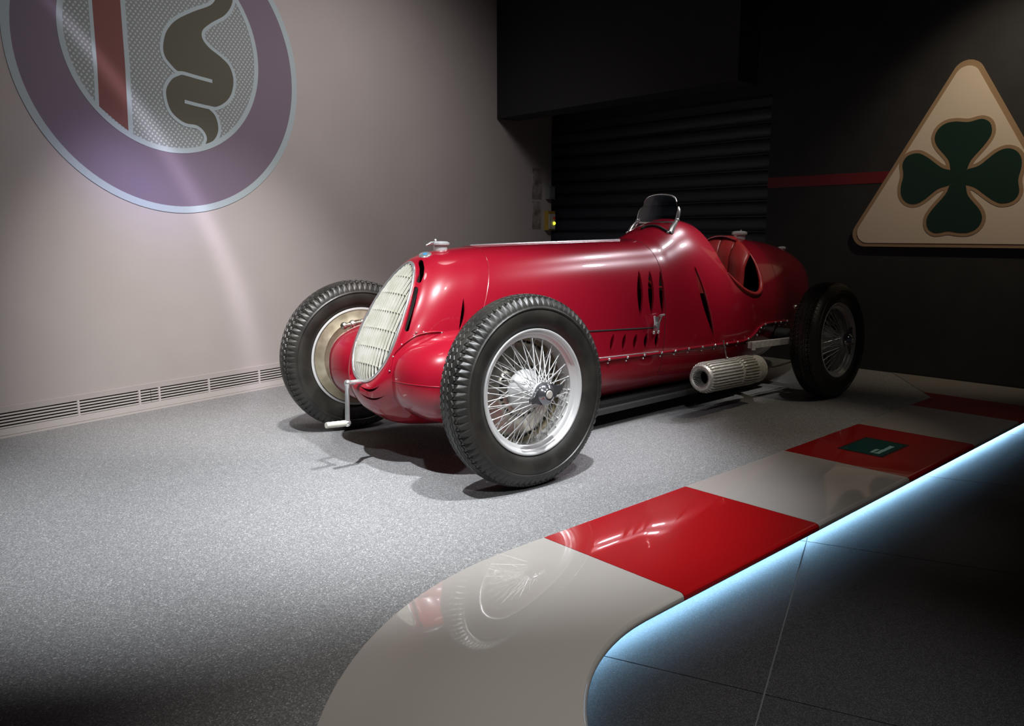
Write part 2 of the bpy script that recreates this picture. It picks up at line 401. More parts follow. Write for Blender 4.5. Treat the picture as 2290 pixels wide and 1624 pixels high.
# ------------------------------------------------------------------ platform and kerb
KI, KO = -1.185, -1.785
ARC = (-.55, -2.47); RI, RO = KI-(-2.47), KO-(-2.47)
AEND = math.radians(72)
def arc(r, a0, a1, n=24): return [Vector((ARC[0]-r*math.sin(a0+(a1-a0)*i/n), ARC[1]+r*math.cos(a0+(a1-a0)*i/n), 0)) for i in range(n+1)]
inner_arc = arc(RI, 0, AEND); outer_arc = arc(RO, 0, AEND)
tdir = Vector((-math.cos(AEND), -math.sin(AEND), 0))
ie = inner_arc[-1]+tdir*2.2; oe = outer_arc[-1]+tdir*2.2
pf = empty('display_platform', (1, .3, FZ)); tag(pf, 'low speckled grey display platform with red and white kerb panels', 'platform')
pinv = Matrix.Translation(-pf.location)
def ppart(name, mb, m, smooth=None):
    o = mb.build(name, m, pf, smooth); o.data.transform(pinv); return o
wa, wb2 = wall_pt(-4.3, 0, .001), wall_pt(4.17, 0, .001)
inner_poly = [Vector((3.998, wb2.y, 0)), Vector((3.998, -.615, 0)), Vector((3.985, -.62, 0)), Vector((3.40, -1.05, 0)), Vector((3.22, KI, 0))]+inner_arc+[ie, Vector((ie.x-1.5, ie.y, 0)), Vector((wa.x, wa.y, 0)), Vector((wb2.x, wb2.y, 0))]
ppart('deck', MB().prism([p+Vector((0, 0, -.02)) for p in inner_poly], Vector((0, 0, .02))), M['deck'])
# recessed plinth
pin = [Vector((3.9, -1.45, FZ)), Vector((ARC[0], -1.45, FZ))]+[p+Vector((0, 0, FZ)) for p in arc(-1.45-ARC[1], .05, AEND)]
pin += [pin[-1]+tdir*1.8, Vector((-4.2, pin[-1].y, FZ)), Vector((-4.2, .8, FZ)), Vector((3.9, 2.6, FZ))]
ppart('plinth', MB().prism(pin, Vector((0, 0, -.02-FZ))), M['black'])
ls = MB()
def ledline(y):
    q = [Vector((3.9, y, 0)), Vector((1.5, y, 0)), Vector((ARC[0], y, 0))]+arc(y-ARC[1], .05, AEND); q.append(q[-1]+tdir*1.7); return q
l0, l1 = ledline(-1.63), ledline(-1.655); n = len(l0)
ls.add([p+Vector((0, 0, -.062)) for p in l0+l1], [(i, i+1, n+i+1, n+i) for i in range(n-1)])
hsg = MB()
for q, s_ in ((l0, 1), (l1, -1)):
    hsg.add([p+Vector((0, 0, z)) for z in (-.066, -.026) for p in q], [(i, i+1, n+i+1, n+i) for i in range(n-1)])
hsg.add([p+Vector((0, 0, -.058)) for p in l0+l1], [(i, i+1, n+i+1, n+i) for i in range(n-1)])
ppart('strip_housing', hsg, M['black'])
o = ppart('light_strip', ls, M['led']); o['label'] = 'blue-white light strip glowing under the kerb'
def kerb(name, inn, out, m, label):
    """panel between inner and outer edge lines with a rounded outer lip"""
    n = len(inn); rings = [[p+Vector((0, 0, -.03)) for p in inn], [p+Vector((0, 0, .004)) for p in inn]]
    R_ = .017
    for k in range(7):
        a = PI*k/6
        ring = []
        for p, q in zip(inn, out):
            d = (q-p).normalized()
            ring.append(q - d*R_ + d*R_*math.sin(a) + Vector((0, 0, .004-R_+R_*math.cos(a))))
        rings.append(ring)
    v = [p for r in rings for p in r]; f = []; K = len(rings)
    for r in range(K):
        r2 = (r+1) % K
        for i in range(n-1): f.append((r*n+i, r*n+i+1, r2*n+i+1, r2*n+i))
    f.append(tuple(r*n for r in range(K))); f.append(tuple(r*n+n-1 for r in reversed(range(K))))
    o = ppart(name, MB().add(v, f), m, 30); o['label'] = label; return o
X = [-.38, .47, 1.305, 2.13, 2.87, 3.36]
G = .0012
V3 = lambda x, y: Vector((x, y, 0))
kerb('kerb_panel', [V3(X[0]-G, KI)]+inner_arc+[ie], [V3(X[0]-G, KO)]+outer_arc+[oe], M['tile_white'], 'long curved white kerb panel at the platform corner')
kerb('kerb_panel', [V3(X[0]+G, KI), V3(X[1]-G, KI)], [V3(X[0]+G, KO), V3(X[1]-G, KO)], M['tile_red'], 'red kerb panel beside the front wheel')
kerb('kerb_panel', [V3(X[1]+G, KI), V3(X[2]-G, KI)], [V3(X[1]+G, KO), V3(X[2]-G, KO)], M['tile_white'], 'white kerb panel between two red ones')
kerb('kerb_panel', [V3(X[2]+G, KI), V3(X[3]-G, KI)], [V3(X[2]+G, KO), V3(X[3]-G, KO)], M['tile_red'], 'red kerb panel with the small screen')
kerb('kerb_panel', [V3(X[3]+G, KI), V3(X[4]-G, KI)], [V3(X[3]+G, KO), V3(X[4]-G, KO)], M['tile_white'], 'white kerb panel near the rear wheel')
kerb('kerb_panel', [V3(X[4]+G, KI), V3(3.22, KI), V3(X[5]-G, -1.08)], [V3(X[4]+G, KO), V3(3.2, KO), V3(X[5]-G, KO)], M['tile_red'], 'dark red kerb panel towards the back wall')
kerb('kerb_panel', [V3(X[5]+G, -1.08), V3(3.99, -.62)], [V3(X[5]+G, KO), V3(3.99, KO)], M['tile_white'], 'white kerb panel against the back wall')
# information screen
sc = empty('information_screen', (1.70, -1.455, .004)); tag(sc, 'small dark green screen set into a red kerb panel', 'screen')
m = mat('screen_face', (.01, .03, .03), .12, emit=(.012, .075, .07), estr=.05); N, L, b = nodes(m)
tc = N.new('ShaderNodeTexCoord'); no = N.new('ShaderNodeTexNoise'); no.inputs['Scale'].default_value = 14
crp = N.new('ShaderNodeValToRGB'); crp.color_ramp.elements[0].color = (.004, .05, .06, 1); crp.color_ramp.elements[1].color = (.01, .10, .05, 1)
L.new(tc.outputs['Object'], no.inputs['Vector']); L.new(no.outputs['Fac'], crp.inputs['Fac']); L.new(crp.outputs['Color'], b.inputs['Emission Color'])
MB().box((-.165, -.112, 0), (.165, .112, .0012)).build('bezel', M['black'], sc)
MB().box((-.150, -.098, .0012), (.150, .098, .0018)).build('display', m, sc)
mt = mat('screen_text', (.2, .3, .28), .5, emit=(.16, .30, .26), estr=.10)
tx = MB()
for row, (y0, hh, x0, x1) in enumerate(((-.045, .020, -.115, -.035), (-.075, .026, -.115, .075))):
    x = x0
    while x < x1:
        wd = random.uniform(.008, .016)
        tx.box((x, y0, .0018), (x+wd*.75, y0+hh*random.uniform(.7, 1), .0021)); x += wd
tx.build('caption', mt, sc)

# ------------------------------------------------------------------ triangular sign
BX = 4.0
SY = on_plane(2142, 397, (BX-.036, 0, 0), Vector((1, 0, 0))).y
sg = empty('wall_sign', (BX, SY, .97)); tag(sg, 'cream triangular sign with a dark green four-leaf clover on dark wall', 'sign')
M['s_cream'] = mat('sign_cream', (.72, .62, .51), .55)
M['s_brown'] = mat('sign_brown', (.36, .24, .14), .55)
M['s_green'] = mat('sign_green', (.004, .030, .020), .5)
def rounded(pts, r, k=10):
    out = []; n = len(pts)
    for i in range(n):
        p = Vector(pts[i]); a = (Vector(pts[i-1])-p).normalized(); b = (Vector(pts[(i+1) % n])-p).normalized()
        half = a.angle(b)/2; d = r/math.tan(half); c = p+(a+b).normalized()*(r/math.sin(half))
        s = p+a*d-c; e = p+b*d-c
        for j in range(k+1): out.append(tuple(c+((s*(1-j/k)+e*(j/k)).normalized()*r)))
    return out
def splate(name, pts, m, d0, d1):
    o = MB().prism([Vector((-d0, y, z)) for y, z in pts], Vector((-(d1-d0), 0, 0))).build(name, m, sg, 30); return o
bw = -SY-.165
tri = [(bw, 0), (-bw, 0), (0, bw*1.732)]
splate('border', rounded(tri, .10), M['s_brown'], 0., .03)
tri2 = [(bw-.05, .028), (-bw+.05, .028), (0, (bw-.05)*1.732+.028)]
splate('panel', rounded(tri2, .082), M['s_cream'], .03, .034)
def spx(x, y):
    p = on_plane(1700+x/3.53, 140+y/3.53, (BX-.036, 0, 0), Vector((1, 0, 0))); return Vector((p.y-SY, p.z-.97))
leaf = [spx(*q) for q in ((1505, 850), (1430, 828), (1320, 748), (1245, 716), (1165, 738), (1125, 800), (1132, 890), (1112, 980), (1115, 1050), (1150, 1100), (1210, 1118), (1285, 1090), (1400, 1000), (1488, 972))]
cc = spx(1563, 907)
leaf = [Vector(q) for q in cr([tuple(q) for q in leaf], 4)]
def leafset(grow):
    P = [cc]+leaf
    out = []
    n = len(P)
    for i in range(n):
        if i == 0: out.append(P[0]+(P[0]-P[n//2]).normalized()*0); continue
        t = (P[(i+1) % n]-P[i-1]).normalized(); nn = Vector((t.y, -t.x))
        out.append(P[i]+nn*grow)
    return out
ar = sum((leaf[i].x*leaf[(i+1) % len(leaf)].y-leaf[(i+1) % len(leaf)].x*leaf[i].y) for i in range(len(leaf)))
sgn = 1 if ar > 0 else -1
for k in range(4):
    for nm, g, mm, d0, d1 in (('leaf_border', .024*sgn, M['s_brown'], .034, .036), ('clover_leaf', 0, M['s_green'], .036, .038)):
        pts = []
        for q in leafset(g):
            d = q-cc; a = k*PI/2
            pts.append((cc.x+d.x*math.cos(a)-d.y*math.sin(a), cc.y+d.x*math.sin(a)+d.y*math.cos(a)))
        splate(nm, pts, mm, d0, d1+.0003*k)

# ------------------------------------------------------------------ small wall things by the shutter
def wallbox(name, pa, pb, depth, m, label, cat):
    a = on_plane(*pa, W0, WN); b = on_plane(*pb, W0, WN)
    s0, s1 = (a-W0).dot(WD), (b-W0).dot(WD); z1, z0 = a.z, b.z
    t = empty(name, wall_pt((s0+s1)/2, z0)); tag(t, label, cat)
    return t, s0, s1, z0, z1
M['paper'] = speckle(mat('printed_paper', rough=.7), (.12, .11, .10), (.36, .33, .31), 9, 3, .35, .62)
for pa, pb, lab in (((1190, 376), (1211, 446), 'faded printed notice on pale wall, the upper one'), ((1190, 450), (1209, 512), 'faded printed notice on pale wall, under another notice')):
    t, s0, s1, z0, z1 = wallbox('notice', pa, pb, .003, None, lab, 'notice')
    o = wbox(MB(), s0, s1, z0, z1, 0, .003).build('sheet', M['paper'], t); o.data.transform(Matrix.Translation(-t.location))
t, s0, s1, z0, z1 = wallbox('junction_box', (1220, 416), (1233, 446), .05, None, 'small grey electrical box above the door switch', 'box')
gm = mat('grey_plastic', (.16, .17, .17), .5)
for nm, mb in (('case', wbox(MB(), s0, s1, z0, z1, 0, .045)), ('cover', wbox(MB(), s0+.01, s1-.01, z0+.012, z1-.012, .045, .05))):
    o = mb.build(nm, gm, t); o.data.transform(Matrix.Translation(-t.location))
t, s0, s1, z0, z1 = wallbox('door_switch', (1217, 472), (1232, 515), .05, None, 'yellow and grey shutter switch with red and lit yellow buttons', 'switch')
for nm, mb, mm in (('case', wbox(MB(), s0, s1, z0, z1, 0, .05), mat('switch_yellow', (.30, .20, .03), .5)),
                   ('cover', wbox(MB(), s0+.008, s1-.008, z0+.012, z1-.03, .05, .058), mat('switch_grey', (.4, .39, .37), .5))):
    o = mb.build(nm, mm, t); o.data.transform(Matrix.Translation(-t.location))
for zf, mm in ((.62, mat('red_button', (.4, .01, .01), .4)), (.36, mat('yellow_button', (.8, .8, .05), .4, emit=(.9, .9, .05), estr=1.4))):
    c = wall_pt(s1-.035, z0+(z1-z0)*zf, .062)
    o = MB().sphere(c, .017).build('button', mm, t, 60); o.data.transform(Matrix.Translation(-t.location))

# ================================================================== race car
car = empty('race_car', (0, 0, 0)); tag(car, 'red vintage single-seat racing car with cream grille and wire wheels', 'car')

# stations: x top, z top, x bottom, z bottom, half width, z of widest point, exponent above, exponent below
ST = [
 (-.095, .935, -.375, .405, .152, .60, 1.85, 2.1),
 (-.055, .964, -.396, .362, .200, .61, 2.0, 2.2),
 ( .030, .988, -.365, .290, .245, .61, 2.1, 2.2),
 ( .140, 1.000, -.285, .225, .270, .60, 2.2, 2.3),
 ( .260, 1.007, -.165, .176, .285, .60, 2.3, 2.4),
 ( .500, 1.013,  .150, .145, .293, .58, 2.4, 2.8),
 ( .850, 1.020,  .700, .135, .299, .57, 2.5, 3.2),
 (1.200, 1.026, 1.150, .130, .306, .57, 2.5, 3.2),
 (1.470, 1.034, 1.460, .130, .315, .57, 2.5, 3.2),
 (1.580, 1.072, 1.580, .130, .325, .57, 2.4, 3.2),
 (1.710, 1.130, 1.710, .130, .340, .57, 2.25, 3.2),
 (1.840, 1.162, 1.840, .130, .360, .57, 2.1, 3.1),
 (2.000, 1.146, 2.000, .135, .382, .57, 1.95, 3.0),
 (2.220, 1.095, 2.220, .140, .388, .57, 1.95, 3.0),
 (2.480, 1.057, 2.480, .150, .362, .57, 1.95, 2.8),
 (2.750, 1.032, 2.750, .175, .318, .57, 2.0, 2.6),
 (3.000, 1.006, 3.000, .220, .262, .58, 2.0, 2.4),
 (3.300, .950, 3.300, .300, .185, .60, 2.0, 2.2),
 (3.540, .868, 3.540, .400, .112, .62, 2.0, 2.0),
 (3.680, .770, 3.680, .520, .052, .64, 2.0, 2.0),
 (3.720, .670, 3.720, .630, .010, .65, 2.0, 2.0)]
ST = np.array(ST)
def pchip(Y, s):
    n = len(Y); d = np.diff(Y); m = np.zeros(n)
    for i in range(1, n-1):
        m[i] = 0 if d[i-1]*d[i] <= 0 else 2*d[i-1]*d[i]/(d[i-1]+d[i])
    m[0] = d[0]; m[-1] = d[-1]
    i = min(int(s), n-2); t = s-i
    return (2*t**3-3*t*t+1)*Y[i]+(t**3-2*t*t+t)*m[i]+(-2*t**3+3*t*t)*Y[i+1]+(t**3-t*t)*m[i+1]
def cubic(Y, s):
    n = len(Y); i = min(int(s), n-2); t = s-i
    g = lambda k: Y[min(max(k, 0), n-1)]
    m0 = (g(i+1)-g(i-1))/2 if i > 0 else Y[1]-Y[0]; m1 = (g(i+2)-g(i))/2 if i+2 < n else Y[-1]-Y[-2]
    return (2*t**3-3*t*t+1)*Y[i]+(t**3-2*t*t+t)*m0+(-2*t**3+3*t*t)*Y[i+1]+(t**3-t*t)*m1
def station(s): return [cubic(ST[:, k], s) for k in range(8)]
def sp_(v, e): return math.copysign(abs(v)**e, v)
def body_pt(s, phi, st=None):
    """phi 0 = top, pi = bottom, positive towards the near side (-Y)"""
    xt, zt, xb, zb, w_, zc, nt, nb = st or station(s)
    c, q = math.cos(phi), math.sin(phi)
    n_ = nt if c >= 0 else nb
    y = -w_*sp_(q, 2/n_)
    z = zc+((zt-zc) if c >= 0 else (zc-zb))*sp_(c, 2/n_)
    t = (z-zb)/(zt-zb)
    x = xb+(xt-xb)*t-.022*max(0., 1-s/4.)*4*t*(1-t)
    return Vector((x, y, z))
NS, NA = 150, 112
bv = []
for i in range(NS+1):
    s = (len(ST)-1)*i/NS; st = station(s)
    for k in range(NA): bv.append(body_pt(s, 2*PI*k/NA, st))
bf = []
for i in range(NS):
    for k in range(NA): bf.append((i*NA+k, i*NA+(k+1) % NA, (i+1)*NA+(k+1) % NA, (i+1)*NA+k))
bf.append(tuple(NS*NA+k for k in range(NA)))
bvh = BVHTree.FromPolygons([tuple(a) for a in bv], bf+[tuple(range(NA))])
def hit(px, py, tree=None):
    h = (tree or bvh).ray_cast(cC, ray(px, py))
    if h[0] is None: return None, None
    n_ = h[1]
    if n_.dot(ray(px, py)) > 0: n_ = -n_
    return h[0], n_
def hits(pts, off=0., tree=None):
    out = []
    for p in pts:
        a, n_ = hit(*p, tree)
        if a is not None: out.append(a+n_*off)
    return out
bme = mesh('body', bv, bf, True)
bm = bmesh.new(); bm.from_mesh(bme); bmesh.ops.recalc_face_normals(bm, faces=bm.faces)
# recalc on the open shell may point inwards: make outward
f0 = max(bm.faces, key=lambda f: f.calc_center_median().z)
if f0.normal.z < 0: bmesh.ops.reverse_faces(bm, faces=bm.faces)
bm.to_mesh(bme); bm.free()
body = link('body', bme, M['paint'], car)
bme.materials.append(M['paint_dark_inside'])
so = body.modifiers.new('thick', 'SOLIDIFY'); so.thickness = .007; so.offset = -1; so.material_offset = 1; so.material_offset_rim = 0

# ---- openings cut through the shell
cut = MB()
def lens(top, bot, lx, rx, k=7):
    """pixel outline of a lens shaped louvre; lx, rx: mid offsets left and right of the chord"""
    T, B = Vector(top), Vector(bot); d = B-T; nn = Vector((-d.y, d.x)).normalized()
    if nn.x < 0: nn = -nn
    mid = (T+B)/2; out = []
    for i in range(k+1):
        t = i/k; out.append(T+d*t+nn*(rx*4*t*(1-t)))
    for i in range(1, k):
        t = 1-i/k; out.append(T+d*t+nn*(lx*4*t*(1-t)))
    return out
lou = []
def louvre(top, bot, lx, rx):
    P = lens(top, bot, lx, rx); pts = hits(P); c, n_ = hit(*((Vector(top)+Vector(bot))/2))
    cut.prism([p+n_*.03 for p in pts], -n_*.07)
    lou.append((top, bot, lx, rx))
louvre((1428, 606), (1432, 706), -5, 6)
louvre((1452, 606), (1457, 703), -5, 6)
louvre((1476, 606), (1481, 702), -4.5, 5)
louvre((1553, 596), (1596, 751), -5, 6)
for tpx, bpx in (((1373, 746), (1366, 787)), ((1399, 746), (1393, 785)), ((1424, 746), (1418, 782)), ((1447, 745), (1443, 779)), ((1471, 744), (1467, 776))):
    louvre(tpx, bpx, -5, 2.5)
louvre((1036, 668), (1026, 741), -.5, 7)
# mirrored upper louvres on the far side are out of sight and left off
def cutpoly(px, depth=.06):
    pts = []; ns = Vector()
    for p in px:
        a, n_ = hit(*p)
        if a is not None: pts.append(a); ns += n_
    ns.normalize(); cut.prism([p+ns*.03 for p in pts], -ns*depth)
def capsule(path, wd, k=6):
    P = [Vector(p) for p in path]; L_ = []; R_ = []
    for i, p in enumerate(P):
        t = (P[min(i+1, len(P)-1)]-P[max(i-1, 0)]).normalized(); nn = Vector((t.y, -t.x))*wd/2
        L_.append(p+nn); R_.append(p-nn)
    e0 = (P[0]-P[1]).normalized(); e1 = (P[-1]-P[-2]).normalized(); out = list(L_)
    n1 = L_[-1]-P[-1]
    for j in range(1, k): a = PI*j/k; out.append(P[-1]+n1*math.cos(a)+e1*(wd/2)*math.sin(a))
    out += list(reversed(R_)); n0 = R_[0]-P[0]
    for j in range(1, k): a = PI*j/k; out.append(P[0]+n0*math.cos(a)+e0*(wd/2)*math.sin(a))
    return out
cutpoly(capsule([(941, 587), (943.5, 600), (942, 614), (937, 627)], 11.5))
cutpoly(capsule([(930, 647), (924, 677), (917, 707), (909.5, 736)], 11))
cutpoly([(786, 768), (788, 771), (786, 800), (785, 838), (781, 842), (776, 838), (775, 805), (779, 772)])
def curved(l, r, up_, dn, k=8):
    L_, R_ = Vector(l), Vector(r); out = []
    for i in range(k+1): t = i/k; out.append(L_+(R_-L_)*t+Vector((0, up_*4*t*(1-t))))
    for i in range(1, k): t = 1-i/k; out.append(L_+(R_-L_)*t+Vector((0, dn*4*t*(1-t))))
    return out
cutpoly(curved((803, 862), (849, 863), 8, 14))
cutpoly(curved((803, 877), (861, 884), 10, 14.5))
# cockpit
cp = [(1.985, 1.35), (1.99, 1.10), (2.0, 1.0), (2.025, .90), (2.06, .83), (2.12, .77), (2.20, .72), (2.29, .69), (2.37, .683), (2.43, .70), (2.465, .745), (2.48, .82), (2.487, .95), (2.49, 1.10), (2.49, 1.35)]
cut.prism([Vector((x, -.6, z)) for x, z in cp], Vector((0, 1.2, 0)))
cobj = cut.build('cutter')
bo = body.modifiers.new('cut', 'BOOLEAN'); bo.operation = 'DIFFERENCE'; bo.solver = 'MANIFOLD'; bo.object = cobj
dg = bpy.context.evaluated_depsgraph_get()
nm = bpy.data.meshes.new_from_object(body.evaluated_get(dg))
body.modifiers.clear(); body.data = nm; nm.name = 'body'
nm.materials.clear(); nm.materials.append(M['paint']); nm.materials.append(M['paint_dark_inside'])
cme = cobj.data; bpy.data.objects.remove(cobj); bpy.data.meshes.remove(cme)
sharp(nm, 40)

# ---- beads, seams and flanges
def ring_line(s, a0, a1, n=60, off=.0005): return [body_pt(s, a0+(a1-a0)*i/n) for i in range(n+1)]
def cpart(name, mb, m, smooth=40, parent=None): return mb.build(name, m, parent or car, smooth)
cpart('cowl_seam', MB().tube(ring_line(4.0, -2.4, 2.4), .0028, 6), M['paint'])
cpart('scuttle_seam', MB().tube(ring_line(8.0, -2.2, 2.2), .0016, 6), M['paint_dark_inside'])
cpart('tail_seam', MB().tube(ring_line(14.95, -2.2, 2.2), .0014, 6), M['paint_dark_inside'])
hs = [body_pt(4.05+ (7.75-4.05)*i/40, 0)+Vector((0, 0, .004)) for i in range(41)]
cpart('bonnet_hinge', MB().tube(hs, .006, 8), M['chrome'])['label'] = 'thin chrome hinge strip along bonnet'
cpart('bonnet_gap', MB().tube(hits([(1300+i*10, 742-i*.55) for i in range(18)]), .004, 6), M['paint_dark_inside'])
fl_px = cr([(1290, 812), (1345, 805), (1400, 798), (1475, 789), (1540, 779), (1600, 771), (1650, 764), (1668, 759), (1684, 747), (1695, 734), (1708, 725), (1725, 721), (1745, 719), (1765, 717)], 6)
flp = hits(fl_px, .006)
flange = cpart('flange', MB().tube(flp, .0075, 8), M['paint'])
cpart('bonnet_edge_highlight', MB().tube(hits([(1300+i*9, 805.5-i*1.02) for i in range(20)], .004), .004, 8), M['chrome'], 60)  # chrome tube put in for the bright highlight along the bonnet's lower edge
bolts = [(1359, 803), (1400, 798), (1438, 793), (1476, 788), (1507, 784), (1537, 779), (1568, 775), (1596, 771), (1622, 768), (1646, 764), (1670, 757), (1689, 749), (1698, 733), (1708, 725), (1730, 721), (1742, 720), (1756, 717)]
bm_ = MB().sphere((0, 0, 0), .0085, 8, 5).build('bolt', M['chrome'], flange, 60); b0 = True
for p in bolts:
    for dy, rr in ((0, 1.), (8, .75)):
        a, n_ = hit(p[0]-(1 if dy else 0), p[1]+dy)
        if a is None: continue
        o = bm_ if b0 else link('bolt', bm_.data, parent=flange)
        b0 = False; o.location = a+n_*(.012 if not dy else .004); o.scale = (rr,)*3
def mirror_y(pts): return [Vector((p.x, -p.y, p.z)) for p in pts]
cpart('flange', MB().tube(mirror_y(flp), .0075, 8), M['paint'])

# raised louvre lips
for top, bot, lx, rx in lou:
    P = lens(top, bot, rx*.8, rx*1.1, 8); half = P[:9]
    q = hits(half, .004)
    if len(q) == 9: cpart('louvre_lip', MB().tube(q, [.0012]+[.0038]*7+[.0012], 6), M['paint'])
# cockpit rim: padded leather roll on the near and far lower edge
def section_y(x, z):
    """half width of the body at x, z"""
    lo, hi = 0., len(ST)-1.
    for _ in range(40):
        mdl = (lo+hi)/2
        if station(mdl)[0] < x: lo = mdl
        else: hi = mdl
    xt, zt, xb, zb, w_, zc, nt, nb = station(lo)
    n_ = nt if z >= zc else nb
    h_ = (zt-zc) if z >= zc else (zc-zb)
    t = min(1., abs(z-zc)/h_)
    return w_*(1-t**n_)**(1/n_)
rimc = cr(cp[4:13], 5)
for sg_ in (-1, 1):
    pts = [Vector((x, sg_*(section_y(x, z)-.001), z)) for x, z in rimc]
    n = len(pts)
    o = cpart('cockpit_padding', MB().tube(pts, [.004+.011*min(1, 6*i/n, 6*(n-1-i)/n) for i in range(n)], 10), M['leather'], 60)
    o['label'] = 'stitched red leather roll on cockpit edge'
edge = [Vector((cp_x, sg_*section_y(cp_x, z), z)) for sg_ in (1,) for cp_x, z in ()]
# cockpit interior
tub = MB()
tp = [(1.95, .30), (2.0, .62), (2.02, .80), (2.62, .80), (2.62, .30)]
v = []; 
for x, z in ((1.96, .25), (2.58, .25), (2.58, .70), (1.96, .70)):
    for y in (-.27, .27): v.append(Vector((x, y, z)))
tub.add(v, [(0, 1, 3, 2), (2, 3, 5, 4), (0, 6, 7, 1), (0, 2, 4, 6), (1, 7, 5, 3)])
cpart('cockpit_tub', tub, M['black'], 30)
# seat with three upright tufts
seat = None
sv = []; sf = []
NY, NZ = 40, 18
for i in range(NY+1):
    y = -.235+.47*i/NY
    for j in range(NZ+1):
        t = j/NZ
        top = 1.028-.11*(abs(y)/.235)**2.4
        z = .45+(top-.45)*t
        x = 2.40+.10*t+.03*math.sin(t*PI)-.05*(1-(abs(y)/.235)**2)*-1*.6
        tuft = abs(math.sin((y+.235)/.47*PI*4))**.5
        x -= .022*tuft*min(1, (1-t)*4+.25) + .012
        x += .09*max(0, abs(y)/.235-.4)*-1
        if t > .86: x += (t-.86)*.35
        sv.append((x, y, z))
for i in range(NY):
    for j in range(NZ): a = i*(NZ+1)+j; sf.append((a, a+1, a+NZ+2, a+NZ+1))
seat = cpart('seat_back', MB().add(sv, sf), M['leather'], 70); seat['label'] = 'tufted red leather seat back'
mo = seat.modifiers.new('thick', 'SOLIDIFY'); mo.thickness = .05; mo.offset = -1

# ---- nose grille
grille = None
def g_edge(phi): return body_pt(0, phi)
def g_x(z):
    t = (z-.405)/.53
    return -.375+.28*t-.022*4*t*(1-t)
def g_half(z):
    zc, zt, zb = .60, .935, .405
    n_, h_ = (1.85, zt-zc) if z >= zc else (2.1, zc-zb)
    t = min(1., abs(z-zc)/h_); return .152*(1-t**n_)**(1/n_)
GN = Vector((-.884, 0, .467))      # forward normal of the raked grille plane
def g_pt(y, z, dep=0.):
    h = max(g_half(z), 1e-4); b = .030*max(0, 1-(y/h)**2)**.8*min(1, h/.12)
    return Vector((g_x(z), y, z))+GN*(b-dep)
ringp = [body_pt(0, 2*PI*i/96) for i in range(96)]
grille = cpart('grille', MB().tube([p+GN*.003 for p in ringp], .0075, 10, closed=True), M['chrome'], 60); grille['label'] = 'tall egg-shaped cream grille with chrome surround'
back = []; 
bb_ = MB(); vb = [Vector((g_x(.65), 0, .65))-GN*.035]+[p-GN*.035 for p in ringp]
bb_.add(vb, [(0, 1+i, 1+(i+1) % 96) for i in range(96)])
cpart('grille_backing', bb_, M['black'], None, grille)
SP = .0175
for i in range(-9, 10):
    y = i*SP
    zs = [z for z in np.linspace(.408, .932, 120) if g_half(z) > abs(y)+.003]
    if len(zs) < 3: continue
    zs = np.linspace(zs[0], zs[-1], 22)
    v = []; f = []
    for z in zs:
        for yy, dp in ((y-.0016, 0), (y+.0016, 0), (y+.0016, .0115), (y-.0016, .0115)): v.append(g_pt(y, z, dp)+Vector((0, yy-y, 0)))
    for k in range(len(zs)-1):
        for q in range(4): f.append((k*4+q, k*4+(q+1) % 4, k*4+4+(q+1) % 4, k*4+4+q))
    cpart('grille_slat', MB().add(v, f), M['cream'], 40, grille)
for z in (.868, .79, .711, .632, .552, .477):
    h = g_half(z)-.004; ys = np.linspace(-h, h, 28); v = []; f = []
    for y in ys:
        c = g_pt(y, z, .002); 
        for dz, dp in ((.0018, 0), (.0018, .012), (-.0018, .012), (-.0018, 0)): v.append(c+Vector((0, 0, dz))-GN*dp)
    for k in range(len(ys)-1):
        for q in range(4): f.append((k*4+q, k*4+(q+1) % 4, k*4+4+(q+1) % 4, k*4+4+q))
    cpart('grille_bar', MB().add(v, f), M['cream'], 40, grille)

# ---- suspension fairings
def pod(sgn):
    v = []; f = []; nu, nv = 56, 36
    c = Vector((.04, sgn*.275, .425))
    for j in range(nv+1):
        b = -PI/2+PI*j/nv
        for i in range(nu):
            a = 2*PI*i/nu
            e = .80
            x = sp_(math.cos(b), e)*sp_(math.cos(a), e); z = sp_(math.cos(b), e)*sp_(math.sin(a), e); y = sp_(math.sin(b), e)
            rx = .388 if x < 0 else .40
            v.append(c+Vector((x*rx, y*.27, z*.215)))
    for j in range(nv):
        for i in range(nu): f.append((j*nu+i, j*nu+(i+1) % nu, (j+1)*nu+(i+1) % nu, (j+1)*nu+i))
    o = cpart('suspension_fairing', MB().add(v, f), M['paint'], 60); return o, v, f
podn, pv, pf_ = pod(-1); pod(1)
ptree = BVHTree.FromPolygons([tuple(a) for a in pv], pf_)
cpart('fairing_seam', MB().tube(hits([(878+i*5, 853+6*math.sin(i/22*1.4)*2.2) for i in range(22)], 0, ptree), .0022, 6), M['paint'], 60)
arcp = cr([(872, 830), (880, 797), (897, 775), (915, 760), (932, 750), (955, 744), (985, 742), (1012, 750)], 5)
fa = hits(arcp, .003)
if len(fa) > 3:
    fo = cpart('fairing_flange', MB().tube(fa, .004, 6), M['paint'], 60)
    for p in ((872, 829), (880, 798), (899, 771), (926, 750), (931, 744), (947, 743), (987, 744), (1014, 751)):
        a, n_ = hit(*p)
        if a is not None:
            o = link('rivet', bm_.data, parent=fo); o.location = a+n_*.003; o.scale = (.55,)*3

